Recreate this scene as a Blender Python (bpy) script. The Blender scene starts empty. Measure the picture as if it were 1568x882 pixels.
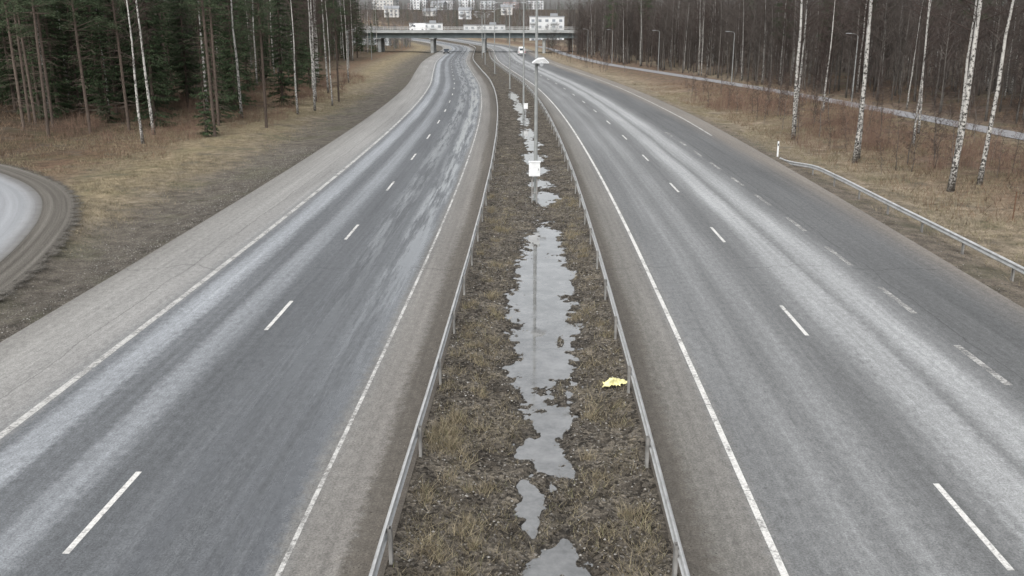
import bpy, math, random
import numpy as np
from mathutils import Vector
random.seed(7); rng=np.random.default_rng(7)
scene=bpy.context.scene
R=math.radians

# ------------------------------------------------------------ helpers
def link(o,parent=None):
    scene.collection.objects.link(o)
    if parent is not None: o.parent=parent
    return o
def empty(name,loc=(0,0,0),rot=0):
    o=bpy.data.objects.new(name,None); o.location=loc; o.rotation_euler=(0,0,rot); o.empty_display_size=.3
    return link(o)
def mk_mesh(name,V,F,mats=(),mi=None,smooth=False,uv=None):
    me=bpy.data.meshes.new(name)
    V=np.asarray(V,dtype=np.float32); F=np.asarray(F,dtype=np.int32)
    n,k=F.shape
    me.vertices.add(len(V)); me.vertices.foreach_set('co',V.ravel())
    me.loops.add(n*k); me.loops.foreach_set('vertex_index',F.ravel())
    me.polygons.add(n)
    me.polygons.foreach_set('loop_start',np.arange(0,n*k,k,dtype=np.int32))
    me.polygons.foreach_set('loop_total',np.full(n,k,dtype=np.int32))
    for m in mats: me.materials.append(m)
    if mi is not None: me.polygons.foreach_set('material_index',np.asarray(mi,dtype=np.int32))
    if smooth: me.polygons.foreach_set('use_smooth',np.ones(n,dtype=bool))
    if uv is not None:
        l=me.uv_layers.new(name='UVMap')
        l.data.foreach_set('uv',np.asarray(uv,dtype=np.float32)[F.ravel()].ravel())
    me.update(calc_edges=True); me.validate()
    return me
class B:
    def __init__(s): s.V=[];s.F=[];s.M=[]
    def box(s,c,d,m=0,rz=0):
        x,y,z=c;a,b,h=d[0]/2,d[1]/2,d[2]/2;i=len(s.V);cs,sn=math.cos(rz),math.sin(rz)
        for sx,sy,sz in((-1,-1,-1),(1,-1,-1),(1,1,-1),(-1,1,-1),(-1,-1,1),(1,-1,1),(1,1,1),(-1,1,1)):
            px,py=sx*a,sy*b
            s.V.append((x+px*cs-py*sn,y+px*sn+py*cs,z+sz*h))
        for f in((0,3,2,1),(4,5,6,7),(0,1,5,4),(1,2,6,5),(2,3,7,6),(3,0,4,7)):
            s.F.append(tuple(i+j for j in f));s.M.append(m)
    def tube(s,P,r,n=6,m=0,cap=True):
        base=len(s.V);P=[Vector(p) for p in P]
        for i,p in enumerate(P):
            d=(P[min(i+1,len(P)-1)]-P[max(i-1,0)]).normalized()
            a=d.cross(Vector((0,0,1)) if abs(d.z)<.95 else Vector((1,0,0))).normalized();b=d.cross(a)
            for k in range(n):
                t=2*math.pi*k/n;s.V.append(tuple(p+(a*math.cos(t)+b*math.sin(t))*r[i]))
        for i in range(len(P)-1):
            for k in range(n):
                k2=(k+1)%n;s.F.append((base+i*n+k,base+i*n+k2,base+(i+1)*n+k2,base+(i+1)*n+k));s.M.append(m)
        if cap and n>3:
            s.F.append(tuple(base+k for k in range(n))[::-1]);s.M.append(m)
            e=base+(len(P)-1)*n;s.F.append(tuple(e+k for k in range(n)));s.M.append(m)
    def mesh(s,name,mats,smooth=False):
        me=bpy.data.meshes.new(name);me.from_pydata(s.V,[],s.F)
        for m in mats: me.materials.append(m)
        me.polygons.foreach_set('material_index',s.M)
        if smooth: me.polygons.foreach_set('use_smooth',[True]*len(s.F))
        me.update();return me
    def obj(s,name,mats,parent=None,smooth=False,loc=(0,0,0)):
        o=bpy.data.objects.new(name,s.mesh(name,mats,smooth));o.location=loc;return link(o,parent)

def h2(ix,iy,s):
    v=np.sin(ix*127.1+iy*311.7+s*74.7)*43758.5453
    return v-np.floor(v)
def vn(x,y,s=0):
    x=np.asarray(x,dtype=float);y=np.asarray(y,dtype=float)
    ix=np.floor(x);iy=np.floor(y);fx=x-ix;fy=y-iy
    fx=fx*fx*(3-2*fx);fy=fy*fy*(3-2*fy)
    return (h2(ix,iy,s)*(1-fx)+h2(ix+1,iy,s)*fx)*(1-fy)+(h2(ix,iy+1,s)*(1-fx)+h2(ix+1,iy+1,s)*fx)*fy-.5
def fbm(x,y,s=0,o=4):
    r=0;a=1
    for k in range(o): r=r+a*vn(x*2**k,y*2**k,s+k);a*=.5
    return r
def sstep(a,b,x):
    t=np.clip((np.asarray(x,dtype=float)-a)/(b-a),0,1);return t*t*(3-2*t)

# ------------------------------------------------------------ road centre line (median centre), metres
_cy=np.array([-60,0,14,28,42,56,70,88,112,142,185,238,310,380,440,500,570,660,800,1000,2000.])
_cx=np.array([-1.6,-.05,.34,.72,1.0,1.15,1.18,1.05,.52,-.75,-3.75,-7.3,-9.9,-12.5,-19,-34,-62,-105,-170,-240,-300.])
_sl=np.gradient(_cx,_cy)
def cc(y):
    y=np.asarray(y,dtype=float);i=np.clip(np.searchsorted(_cy,y)-1,0,len(_cy)-2)
    h=_cy[i+1]-_cy[i];t=(y-_cy[i])/h
    return ((2*t**3-3*t**2+1)*_cx[i]+(t**3-2*t**2+t)*h*_sl[i]+(-2*t**3+3*t**2)*_cx[i+1]+(t**3-t**2)*h*_sl[i+1])
def eR(y): return np.interp(y,[-60,28,60,90,185,2000],[15.5,15.6,16.4,17.2,18.2,18.2])
EL=-15.2
def rampx(y): return np.interp(y,[-20,15,27,34,43.5,50.5,58,65.5,72,77],[-17.6,-17.8,-18.2,-19.3,-22.4,-26.2,-33,-43,-58,-80])
def hill(x,y): return 25*sstep(430,1100,y)+2*fbm(np.asarray(x)/60,np.asarray(y)/60,5,2)*sstep(450,650,y)
def pathu(y): return np.interp(y,[-60,20,75,117,152,217,300,420,600],[50,44.5,40.3,37.6,34.6,28.9,26.5,27,40])
def gz(x,y):
    u=x-cc(y);er=eR(y)
    z=np.zeros_like(u)
    z=np.where(np.abs(u)<2.45,-.6,-.05)
    dl=EL-u; dr=u-er
    for d in(dl,dr):
        zz=-.05-.22*sstep(.1,2.5,d)+.25*sstep(3.5,9,d)+(.18*fbm(x/3,y/3,3,3))*sstep(.8,5,d)
        z=np.where(d>0,zz,z)
    pd=np.abs(u-pathu(y)); z=np.where((u>er+5),z*sstep(1.6,4,pd)-.03*(1-sstep(1.6,4,pd)),z)
    z=np.where(u>pathu(y)+3,z+.9*sstep(0,14,u-pathu(y)-3),z)
    z=np.where((u<-32)&(y>62),z+.5*sstep(0,14,-32-u)*sstep(62,75,y),z)
    k=(1-sstep(.8,3.2,x-rampx(y)))*sstep(-11.5,-8.5,x-rampx(y))*(y<78)*(u<-15.6)
    z=z*(1-k)-.03*k
    return z+hill(x,y)
def gz1(x,y): return float(gz(np.array([float(x)]),np.array([float(y)]))[0])

# ------------------------------------------------------------ materials
class NT:
    def __init__(s,name,rough=.8,spec=.3):
        s.m=bpy.data.materials.new(name);s.m.use_nodes=True;s.t=s.m.node_tree;s.b=s.t.nodes['Principled BSDF']
        s.b.inputs['Roughness'].default_value=rough;s.b.inputs['Specular IOR Level'].default_value=spec
    def n(s,ty,**k):
        nd=s.t.nodes.new(ty)
        for a,v in k.items(): setattr(nd,a,v)
        return nd
    def set(s,sock,v):
        if isinstance(v,bpy.types.NodeSocket): s.t.links.new(v,sock)
        else: sock.default_value=v
    def math(s,op,a,b=0.0,c=0.0,clamp=False):
        nd=s.n('ShaderNodeMath',operation=op);nd.use_clamp=clamp
        s.set(nd.inputs[0],a);s.set(nd.inputs[1],b);s.set(nd.inputs[2],c);return nd.outputs[0]
    def noise(s,vec,scale,detail=3,rough=.55):
        nd=s.n('ShaderNodeTexNoise');s.set(nd.inputs['Vector'],vec);nd.inputs['Scale'].default_value=scale
        nd.inputs['Detail'].default_value=detail;nd.inputs['Roughness'].default_value=rough;return nd.outputs['Fac']
    def scale(s,vec,sc):
        nd=s.n('ShaderNodeMapping');s.set(nd.inputs['Vector'],vec);nd.inputs['Scale'].default_value=sc;return nd.outputs[0]
    def mix(s,f,a,b,bt='MIX'):
        nd=s.n('ShaderNodeMix',data_type='RGBA',blend_type=bt)
        s.set(nd.inputs[0],f);s.set(nd.inputs[6],a);s.set(nd.inputs[7],b);return nd.outputs[2]
    def ramp(s,f,st,interp='LINEAR'):
        nd=s.n('ShaderNodeValToRGB');s.set(nd.inputs[0],f);cr=nd.color_ramp;cr.interpolation=interp
        st=[(p,(c,c,c) if not isinstance(c,(tuple,list)) else c) for p,c in st]
        cr.elements[0].position=st[0][0];cr.elements[0].color=(*st[0][1],1)
        cr.elements[1].position=st[-1][0];cr.elements[1].color=(*st[-1][1],1)
        for p,c in st[1:-1]:
            e=cr.elements.new(p);e.color=(*c,1)
        return nd.outputs[0]
    def rng(s,v,a,b,c=0.,d=1.):
        nd=s.n('ShaderNodeMapRange');s.set(nd.inputs[0],v)
        for i,x in enumerate((a,b,c,d)): nd.inputs[i+1].default_value=x
        return nd.outputs[0]
    def bump(s,h,dist,st=1.):
        nd=s.n('ShaderNodeBump');s.set(nd.inputs['Height'],h);nd.inputs['Distance'].default_value=dist;nd.inputs['Strength'].default_value=st
        s.t.links.new(nd.outputs[0],s.b.inputs['Normal'])
    def col(s,v): s.set(s.b.inputs['Base Color'],v if isinstance(v,bpy.types.NodeSocket) else (*v,1))
    def pos(s): return s.n('ShaderNodeNewGeometry').outputs['Position']
    def objc(s): return s.n('ShaderNodeTexCoord').outputs['Object']
    def uvs(s):
        uv=s.n('ShaderNodeTexCoord').outputs['UV'];sp=s.n('ShaderNodeSeparateXYZ');s.set(sp.inputs[0],uv);return uv,sp.outputs[0],sp.outputs[1]
    def mul(s,c,f):
        nd=s.n('ShaderNodeVectorMath',operation='SCALE');s.set(nd.inputs[0],c);s.set(nd.inputs['Scale'],f);return nd.outputs[0]
def _rgb(k,c):
    nd=k.n('ShaderNodeRGB');nd.outputs[0].default_value=(*c,1);return nd.outputs[0]
def simple(name,c,rough=.7,spec=.3,metal=0.,var=.15,sc=4.):
    k=NT(name,rough,spec);k.b.inputs['Metallic'].default_value=metal
    f=k.rng(k.noise(k.objc(),sc,4),.3,.7,1-var,1+var);k.col(k.mul(_rgb(k,c),f));return k.m

def asphalt(name,u0,u1,stops,wet,tint=(.97,1.0,1.03),gain=1.):
    k=NT(name,.8,.35)
    uv,u,v=k.uvs();P=k.pos()
    wob=k.math('MULTIPLY',k.math('SUBTRACT',k.noise(k.scale(uv,(1.2,.1,1)),1.,3),.5),.4)
    wob2=k.math('MULTIPLY',k.math('SUBTRACT',k.noise(P,4.2,6,.85),.5),1.0)
    uu=k.math('ADD',k.math('ADD',u,wob),wob2)
    f=k.rng(uu,u0,u1)
    base=k.ramp(f,[((p-u0)/(u1-u0),tuple(np.array([c]*3)*np.array(tint)*gain) if not isinstance(c,tuple) else tuple(np.array(c)*gain)) for p,c in stops])
    streak=k.rng(k.noise(k.scale(uv,(5.5,.05,1)),1.,5,.65),.3,.7,.84,1.16)
    patch=k.rng(k.noise(k.scale(uv,(.5,.06,1)),1.,4),.3,.7,.86,1.13)
    sp=k.rng(k.noise(P,24.,3,.9),.3,.7,.52,1.48)
    sp2=k.rng(k.noise(k.scale(uv,(1,.55,1)),6.,6,.85),.36,.64,.76,1.26)
    tot=k.math('MULTIPLY',k.math('MULTIPLY',streak,patch),k.math('MULTIPLY',sp,sp2))
    dis=k.math('ADD',v,k.math('MULTIPLY',k.noise(k.scale(uv,(.7,.05,1)),1.,4),2.5))
    m=k.math('ABSOLUTE',k.math('SUBTRACT',k.math('MODULO',dis,23.),11.5))
    gate=k.rng(k.noise(k.scale(uv,(.25,.03,1)),1.,1),.45,.5,0.,1.)
    crack=k.math('SUBTRACT',1.,k.math('MULTIPLY',gate,k.rng(m,.015,.06,.35,0.)))
    lu=k.math('ADD',u,k.math('MULTIPLY',k.noise(k.scale(uv,(.0,.25,1)),1.,5,.7),.7))
    ms=k.math('ABSOLUTE',k.math('SUBTRACT',lu,-12.55 if u0<0 else 12.75));seam=k.rng(ms,.008,.035,.68,1.)
    tot=k.math('MULTIPLY',k.math('MULTIPLY',tot,crack),seam)
    col=k.mul(base,tot)
    w=k.ramp(f,[((p-u0)/(u1-u0),c) for p,c in wet])
    wn=k.rng(k.noise(k.scale(uv,(2.2,.1,1)),1.,6,.75),.40,.54,0.,1.)
    W=k.math('MULTIPLY',w,k.math('ADD',k.math('MULTIPLY',wn,.85),.15),clamp=True)
    col=k.mix(W,col,k.mul(col,.62));k.col(col)
    k.set(k.b.inputs['Roughness'],k.rng(W,0,1,.8,.12));k.set(k.b.inputs['Specular IOR Level'],k.rng(W,0,1,.3,1.))
    bs=k.noise(P,60.,2,.7);nd=k.n('ShaderNodeBump');k.set(nd.inputs['Height'],bs);nd.inputs['Distance'].default_value=.006
    k.set(nd.inputs['Strength'],k.rng(W,0,1,.8,.1));k.t.links.new(nd.outputs[0],k.b.inputs['Normal'])
    return k.m
dust=(.165,.16,.149);dust2=(.198,.194,.184)
mL=asphalt('asphalt_left',-15.6,-2.2,[(-15.6,(.115,.105,.09)),(-15.,dust),(-13.6,dust2),(-12.2,(.185,.182,.175)),(-11.75,(.165,.166,.164)),(-11.4,.112),(-11.05,.215),(-10.55,.23),(-10.2,.105),(-9.6,.095),(-9.25,.175),(-8.85,.17),(-8.4,.092),(-7.8,.085),(-7.,.098),(-6.4,.08),(-5.6,.1),(-5.,.095),(-4.5,.12),(-4.25,(.135,.133,.127)),(-3.9,(.145,.139,.129)),(-3.3,(.14,.132,.121)),(-3.1,(.085,.077,.066)),(-2.2,(.065,.056,.046))],
  [(-15.6,0),(-12,0),(-8.6,.1),(-7.9,.2),(-7.2,.25),(-6.75,.8),(-6.2,.75),(-5.8,.3),(-5.35,1),(-4.6,1),(-4.3,.2),(-4,0),(-2.2,0)],tint=(.95,1.0,1.05),gain=1.2)
mR=asphalt('asphalt_right',2.2,18.6,[(2.2,(.065,.056,.046)),(2.95,(.078,.071,.061)),(3.2,(.11,.105,.095)),(3.9,(.132,.127,.118)),(4.4,.112),(5.,.12),(5.6,.155),(6.1,.115),(6.8,.155),(7.3,.11),(8.,.1),(8.6,.14),(9.05,.235),(9.6,.23),(9.95,.125),(10.3,.215),(10.9,.235),(11.4,.13),(11.9,.096),(12.5,.084),(14.2,.08),(15.,(.097,.094,.09)),(15.6,(.132,.12,.106)),(16.6,(.14,.128,.112)),(18.6,(.13,.116,.097))],
  [(2.2,0),(4.3,0),(5.,.12),(7.,.1),(9.,.12),(12,.1),(14,.08),(15,0),(18.6,0)],tint=(.98,1.0,1.0),gain=1.3)

def groundmat():
    k=NT('verge_ground',.95,.1);uv,u,v=k.uvs();P=k.pos()
    wob=k.math('MULTIPLY',k.math('SUBTRACT',k.noise(P,.35,4,.6),.5),4.5)
    mg=k.math('MINIMUM',k.math('ABSOLUTE',k.math('ADD',u,15.2)),k.math('ABSOLUTE',k.math('SUBTRACT',u,17.)))
    wob=k.math('MULTIPLY',wob,k.rng(mg,0,4,.15,1))
    uu=k.math('ADD',u,wob);a,b=-70.,70.
    grav=(.1,.09,.077);gv2=(.13,.115,.095);yel=(.225,.185,.12);yb=(.18,.145,.1);red=(.14,.095,.065);dk=(.075,.056,.04)
    st=[(-70,(.055,.046,.034)),(-45,dk),(-34,(.1,.075,.052)),(-30,red),(-27,yb),(-24,yel),(-21,(.19,.16,.115)),(-19,gv2),(-15.2,grav),(0,grav),(15.4,(.135,.117,.096)),(17.2,(.15,.128,.103)),(18.2,(.2,.168,.125)),(21,(.24,.2,.145)),(24,(.2,.155,.11)),(27,(.15,.108,.08)),(36,(.14,.1,.075)),(38,(.2,.165,.12)),(44,(.12,.09,.07)),(52,(.078,.06,.047)),(70,(.065,.052,.042))]
    base=k.ramp(k.rng(uu,a,b),[((p-a)/(b-a),c) for p,c in st])
    n1=k.rng(k.noise(P,1.3,5,.7),.3,.7,.5,1.55);n2=k.rng(k.noise(P,14.,4,.8),.32,.68,.5,1.5)
    col=k.mul(base,k.math('MULTIPLY',n1,n2))
    gr=k.rng(k.noise(P,.5,3,.6),.54,.66,0,.6)
    col=k.mix(gr,col,k.mul(_rgb(k,(.11,.098,.08)),n2))
    gg=k.rng(k.noise(P,.23,4,.6),.52,.62,0,.5)
    col=k.mix(gg,col,k.mix(.5,col,(.085,.095,.045,1)))
    k.col(col);k.bump(k.math('ADD',k.noise(P,5.,5,.75),k.math('MULTIPLY',k.noise(P,30.,3,.8),.4)),.12,.9);return k.m
mG=groundmat()
def medmat():
    k=NT('median_soil',.95,.15);P=k.pos();sp=k.n('ShaderNodeSeparateXYZ');k.set(sp.inputs[0],P)
    big=k.noise(P,1.1,5,.7)
    base=k.ramp(big,[(.32,(.042,.036,.029)),(.45,(.07,.061,.05)),(.58,(.108,.095,.077)),(.7,(.165,.142,.108))])
    st=k.n('ShaderNodeTexVoronoi');k.set(st.inputs['Vector'],P);st.inputs['Scale'].default_value=13.
    stc=k.n('ShaderNodeSeparateColor');k.set(stc.inputs[0],st.outputs['Color'])
    f=k.math('MULTIPLY',k.rng(stc.outputs[0],0,1,.35,1.9),k.rng(k.noise(P,30.,3,.8),.3,.7,.5,1.5))
    col=k.mul(base,f)
    wet=k.rng(sp.outputs[2],-.21,-.14,.35,1.);col=k.mul(col,wet)
    k.col(col);k.set(k.b.inputs['Roughness'],k.rng(sp.outputs[2],-.2,-.15,.35,.95))
    k.bump(k.math('ADD',k.noise(P,9.,5,.8),k.math('MULTIPLY',st.outputs['Distance'],.6)),.08,1.);return k.m
mMed=medmat()
kw=NT('puddle_water',.03,1.);kw.col(kw.ramp(kw.noise(kw.pos(),1.2,6,.75),[(.35,(.08,.08,.076)),(.65,(.19,.19,.185))]));kw.b.inputs['IOR'].default_value=1.75
kw.set(kw.b.inputs['Roughness'],kw.rng(kw.noise(kw.pos(),.9,5,.7),.45,.7,.01,.14))
kw.bump(kw.noise(kw.pos(),3.,3),.01,.05);mWater=kw.m
def paint(name,c=.62,thr=.5,wear=.08):
    k=NT(name,.6,.3);P=k.pos();n=k.noise(P,9.,5,.75);n2=k.noise(P,1.1,3,.6)
    s=k.math('ADD',k.math('MULTIPLY',n,.7),k.math('MULTIPLY',n2,.5))
    a=k.rng(s,thr-wear,thr+wear,0.,1.);k.col(k.mul(_rgb(k,(c,c*.985,c*.94)),k.rng(k.noise(P,22.,3),.3,.7,.75,1.15)))
    k.set(k.b.inputs['Alpha'],a);return k.m
mPaint=paint('road_paint',.6,.49,.12);mPaintL=paint('road_paint_dirty',.48,.53,.14);mPaintW=paint('road_paint_worn',.42,.61,.12);mPaintT=paint('road_paint_edge',.52,.56,.12)
def zinc():
    k=NT('galvanised_steel',.45,.5);k.b.inputs['Metallic'].default_value=.1;P=k.pos()
    n=k.noise(P,2.5,5,.7);k.col(k.ramp(n,[(.3,(.27,.27,.26)),(.5,(.4,.405,.4)),(.7,(.5,.505,.5))]));return k.m
mZn=zinc()
mZnD=simple('dirty_steel_post',(.22,.215,.205),.7,.3,0,.3)
mPole=simple('lamp_pole_steel',(.25,.26,.255),.5,.4,.1)
mWhite=simple('white_enamel',(.68,.69,.69),.4,.4)
mGrey=simple('grey_plastic',(.3,.31,.32),.5)
mDark=simple('dark_rubber',(.02,.02,.022),.7)
mGlass=simple('window_glass',(.05,.065,.08),.12,.8)
mGlassF=simple('haze_tinted_glass',(.2,.22,.24),.2,.6)  # distance haze painted into the glass colour of the far buildings
mConc=simple('bridge_concrete',(.3,.31,.305),.85,.2,0,.2,.4)
mSteelB=simple('bridge_girder_paint',(.13,.155,.16),.6,.3,0,.2,.5)
mYel=simple('yellow_plastic_film',(.7,.66,.33),.45,.5,0,.35,9.)
mRust=simple('rusty_iron',(.12,.07,.045),.9)

# ------------------------------------------------------------ strips in road space
def strip(name,ul,ur,ys,z,mat,nu=2,parent=None,zf=None):
    ys=np.asarray(ys,dtype=float);L=ul(ys) if callable(ul) else np.full_like(ys,ul);Rr=ur(ys) if callable(ur) else np.full_like(ys,ur)
    t=np.linspace(0,1,nu);U=L[:,None]*(1-t)+Rr[:,None]*t;Y=np.repeat(ys[:,None],nu,1);X=cc(Y)+U
    Z=zf(X,Y,U) if zf else np.full_like(X,z)+hill(X,Y)
    V=np.stack([X,Y,Z],-1).reshape(-1,3);n=len(ys);i=np.arange(n-1)[:,None]*nu+np.arange(nu-1)[None]
    F=np.stack([i,i+1,i+nu+1,i+nu],-1).reshape(-1,4)
    o=bpy.data.objects.new(name,mk_mesh(name,V,F,[mat],uv=np.stack([U,Y],-1).reshape(-1,2),smooth=True));return link(o,parent)
yr=np.concatenate([np.arange(-40,150,1.5),np.arange(150,430,5),np.arange(430,640,10)])
us=np.concatenate([[-900,-600,-400,-260,-180,-130,-100,-85],np.arange(-75,-30,1.5),np.arange(-30,-15.5,.5),[-15.3,-15.2,-15.0,-12,-8,-4,-2.6,-2.48,-2.4,0,2.4,2.48,2.6,6,10,14],np.arange(15.2,30,.5),np.arange(30,78,1.5),[85,100,130,180,260,400,600,1100]])
yg=np.concatenate([[-300,-150,-80],np.arange(-40,130,1.),np.arange(130,430,4),np.arange(430,1300,10),[1400,1600,2000,2600]])
U,Y=np.meshgrid(us,yg);X=cc(Y)+U;Z=gz(X,Y)
nu=len(us);i=np.arange(len(yg)-1)[:,None]*nu+np.arange(nu-1)[None]
link(bpy.data.objects.new('ground',mk_mesh('ground',np.stack([X,Y,Z],-1).reshape(-1,3),np.stack([i,i+1,i+nu+1,i+nu],-1).reshape(-1,4),[mG],smooth=True,uv=np.stack([U,Y],-1).reshape(-1,2))))
strip('highway_carriageway',EL,-2.42,yr,0,mL,14)
strip('highway_carriageway',2.42,eR,yr,0,mR,14)
kf=NT('footpath_asphalt',.85,.2);kf.col(kf.mul(_rgb(kf,(.25,.25,.255)),kf.rng(kf.noise(kf.pos(),3.,5,.7),.3,.7,.7,1.2)));mFoot=kf.m
strip('footpath',lambda y:pathu(y)-1.5,lambda y:pathu(y)+1.5,np.concatenate([np.arange(-30,200,3),np.arange(200,420,6)]),.03,mFoot,5)
def poly_road(name,pts,w0,w1,z,mat,step=1.):
    pts=np.array(pts,float);d=np.r_[0,np.cumsum(np.hypot(*np.diff(pts,axis=0).T))];s=np.arange(0,d[-1],step)
    x=np.interp(s,d,pts[:,0]);y=np.interp(s,d,pts[:,1])
    ker=np.ones(9)/9;xp=np.convolve(np.pad(x,4,'edge'),ker,'valid');yp=np.convolve(np.pad(y,4,'edge'),ker,'valid')
    tx=np.gradient(xp);ty=np.gradient(yp);l=np.hypot(tx,ty);nx,ny=-ty/l,tx/l
    t=np.linspace(0,1,8);off=w0*(1-t)+w1*t
    X=xp[:,None]+nx[:,None]*off;Yy=yp[:,None]+ny[:,None]*off;V=np.stack([X,Yy,np.full_like(X,z)],-1).reshape(-1,3)
    i=np.arange(len(s)-1)[:,None]*8+np.arange(7)[None];F=np.stack([i,i+8,i+9,i+1],-1).reshape(-1,4)
    uv=np.stack([np.repeat(off[None],len(s),0),np.repeat(s[:,None],8,1)],-1).reshape(-1,2)
    return link(bpy.data.objects.new(name,mk_mesh(name,V,F,[mat],uv=uv,smooth=True)))
rp=[(-17.6,-20),(-17.8,15),(-18.2,27),(-19.3,34),(-22.4,43.5),(-26.2,50.5),(-33,58),(-43,65.5),(-58,72),(-80,77)]
kr=NT('ramp_asphalt',.85,.2);uv,u,v=kr.uvs();P=kr.pos()
e=kr.math('ADD',u,kr.math('MULTIPLY',kr.math('SUBTRACT',kr.noise(P,1.5,4,.7),.5),.5))
kr.col(kr.mul(kr.ramp(kr.rng(e,0,6),[(0,(.13,.125,.115)),(.06,(.2,.2,.2)),(.15,(.28,.29,.3)),(.4,(.24,.245,.255)),(.6,(.29,.3,.31)),(1,(.26,.265,.27))]),kr.math('MULTIPLY',kr.rng(kr.noise(P,30.,4,.8),.3,.7,.75,1.25),kr.rng(kr.noise(kr.scale(uv,(2.5,.05,1)),1.,4),.3,.7,.82,1.14))));mRamp=kr.m
ks=NT('ramp_gravel_shoulder',.95,.1);uv,u,v=ks.uvs();P=ks.pos()
ks.col(ks.mul(ks.ramp(ks.noise(ks.scale(uv,(3.5,.04,1)),1.,3),[(.35,(.085,.078,.068)),(.55,(.135,.125,.11)),(.7,(.18,.17,.15))]),ks.rng(ks.noise(P,20.,4,.8),.3,.7,.55,1.45)));ks.bump(ks.noise(P,20.,4),.05)
e=ks.math('ADD',u,ks.math('MULTIPLY',ks.math('SUBTRACT',ks.noise(P,1.4,6,.8),.5),2.2));ks.set(ks.b.inputs['Alpha'],ks.rng(e,-1.9,-1.4,0,1));mShould=ks.m
poly_road('slip_road_shoulder',rp,-2.6,8.,.012,mShould)
poly_road('slip_road',rp,0,6.2,.02,mRamp)

# road markings
def lines(name,u,ys,w,z,mat,parent): strip(name,u-w/2,u+w/2,ys,z,mat,2,parent)
mk=empty('road_markings')
yl=np.concatenate([np.arange(-30,150,2.),np.arange(150,430,5),np.arange(430,620,10)])
lines('edge_line',-11.7,yl,.2,.005,mPaintL,mk)
lines('edge_line',-4.15,yl,.09,.005,mPaintT,mk)
lines('edge_line',4.15,yl,.13,.005,mPaint,mk)
yy=np.concatenate([np.arange(76,150,2.),np.arange(150,430,5)])
def edR(y): return np.minimum(eR(y)-1.6,16.4)
strip('edge_line',lambda y:edR(y)-.08,lambda y:edR(y)+.08,yy,.005,mPaintL,2,mk)
def dashes(name,u,y0,n,ln,gap,w,mat):
    V=[];F=[]
    for q in range(n):
        a=y0+q*(ln+gap);b=a+ln
        for s in range(2):
            ya=a+(b-a)*s/2;yb=a+(b-a)*(s+1)/2;i=len(V);ca,cb=float(cc(ya))+u,float(cc(yb))+u
            za=.005+float(hill(ca,ya));zb=.005+float(hill(cb,yb))
            V+=[(ca-w/2,ya,za),(ca+w/2,ya,za),(cb+w/2,yb,zb),(cb-w/2,yb,zb)];F.append((i,i+1,i+2,i+3))
    link(bpy.data.objects.new(name,mk_mesh(name,V,F,[mat])),mk)
dashes('lane_dash',-7.95,13.85-24,42,3,9,.12,mPaint)
dashes('lane_dash',7.93,13.35-24,42,3,9,.12,mPaint)
dashes('lane_dash',11.9,21.5-12,12,3,3,.2,mPaintW)

# ------------------------------------------------------------ median with puddles
def blob(u,y,cu,cy,ru,ry):
    d=np.sqrt(((u-cu)/ru)**2+((y-cy)/ry)**2);return np.clip(1.3-d,0,1)
def medz(X,Y,U):
    base=-.02-.125*(1-np.clip(np.abs(U-.2)/2.3,0,1)**1.6)
    n=fbm(X*1.1,Y*.8,11,3);m=fbm(X*5,Y*3.4,21,4)
    P=np.zeros_like(X);X2=U+.6*fbm(X*1.6,Y*.9,61,4);Y2=Y+1.2*fbm(X*1.2,Y*.6,62,3)
    for b in((.28,24.2,1.35,4.),(.32,28.5,1.5,6.),(.45,32.5,1.55,7.),(.65,38.,1.1,4.),(.45,20.0,.6,1.4),(.45,17.6,.4,1.2),(.05,18.3,.4,.9),(-.1,16.3,.35,.8),(.35,13.6,.6,1.3),(.0,12.2,.5,.9),(.3,9,.6,2),(.75,48.5,.9,2.2),(.55,53.,.8,2.),(.6,58.,.8,2.2),(.3,64,.8,3.5),(.5,71,.7,3.5),(.2,79,.8,4.5),(.1,90,.7,6),(.1,105,.8,8),(0,122,.8,9)):
        P=np.maximum(P,blob(X2,Y2,b[0],b[1],b[2],b[3]))
    z=base-.12*P+.045*n+.08*m*(1-.5*(P>.8))+.035*((Y<21)|(Y>44))*fbm(X*3.1,Y*2.2,88,3)
    e=sstep(2.5,2.1,np.abs(U));z=z*e-.012*(1-e)
    return np.where(np.abs(U)>2.47,-.012,z)+hill(X,Y)
ym=np.concatenate([np.arange(6,60,.07),np.arange(60,130,.25),np.arange(130,430,3),np.arange(430,640,10)])
strip('median_ground',-2.5,2.5,np.r_[np.arange(-40,6,1.),ym],0,mMed,76,zf=medz)
strip('puddle_water',-2.2,2.3,np.arange(6,134,2.),-.19,mWater,2)

# ------------------------------------------------------------ blades, gravel
def blades(name,x,y,z,h,w,mat,lean=.6):
    n=len(x);a=rng.uniform(0,2*np.pi,n);b=rng.uniform(0,2*np.pi,n);dx=np.cos(a)*w/2;dy=np.sin(a)*w/2
    l=h*rng.uniform(.1,lean,n)
    V=np.zeros((n,3,3));V[:,0]=np.stack([x-dx,y-dy,z],-1);V[:,1]=np.stack([x+dx,y+dy,z],-1);V[:,2]=np.stack([x+np.cos(b)*l,y+np.sin(b)*l,z+h],-1)
    return link(bpy.data.objects.new(name,mk_mesh(name,V.reshape(-1,3),np.arange(3*n).reshape(-1,3),[mat])))
def randmat(name,st,rough=.9):
    k=NT(name,rough,.1);r=k.n('ShaderNodeNewGeometry').outputs['Random Per Island'];k.col(k.ramp(r,st));return k.m
mStraw=randmat('dry_grass',[(0,(.11,.09,.06)),(.4,(.2,.168,.115)),(.8,(.32,.275,.19)),(1,(.15,.15,.08))])
mStrawM=randmat('median_grass',[(0,(.055,.047,.034)),(.4,(.13,.11,.076)),(.85,(.29,.25,.17)),(1,(.115,.12,.06))])
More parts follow.
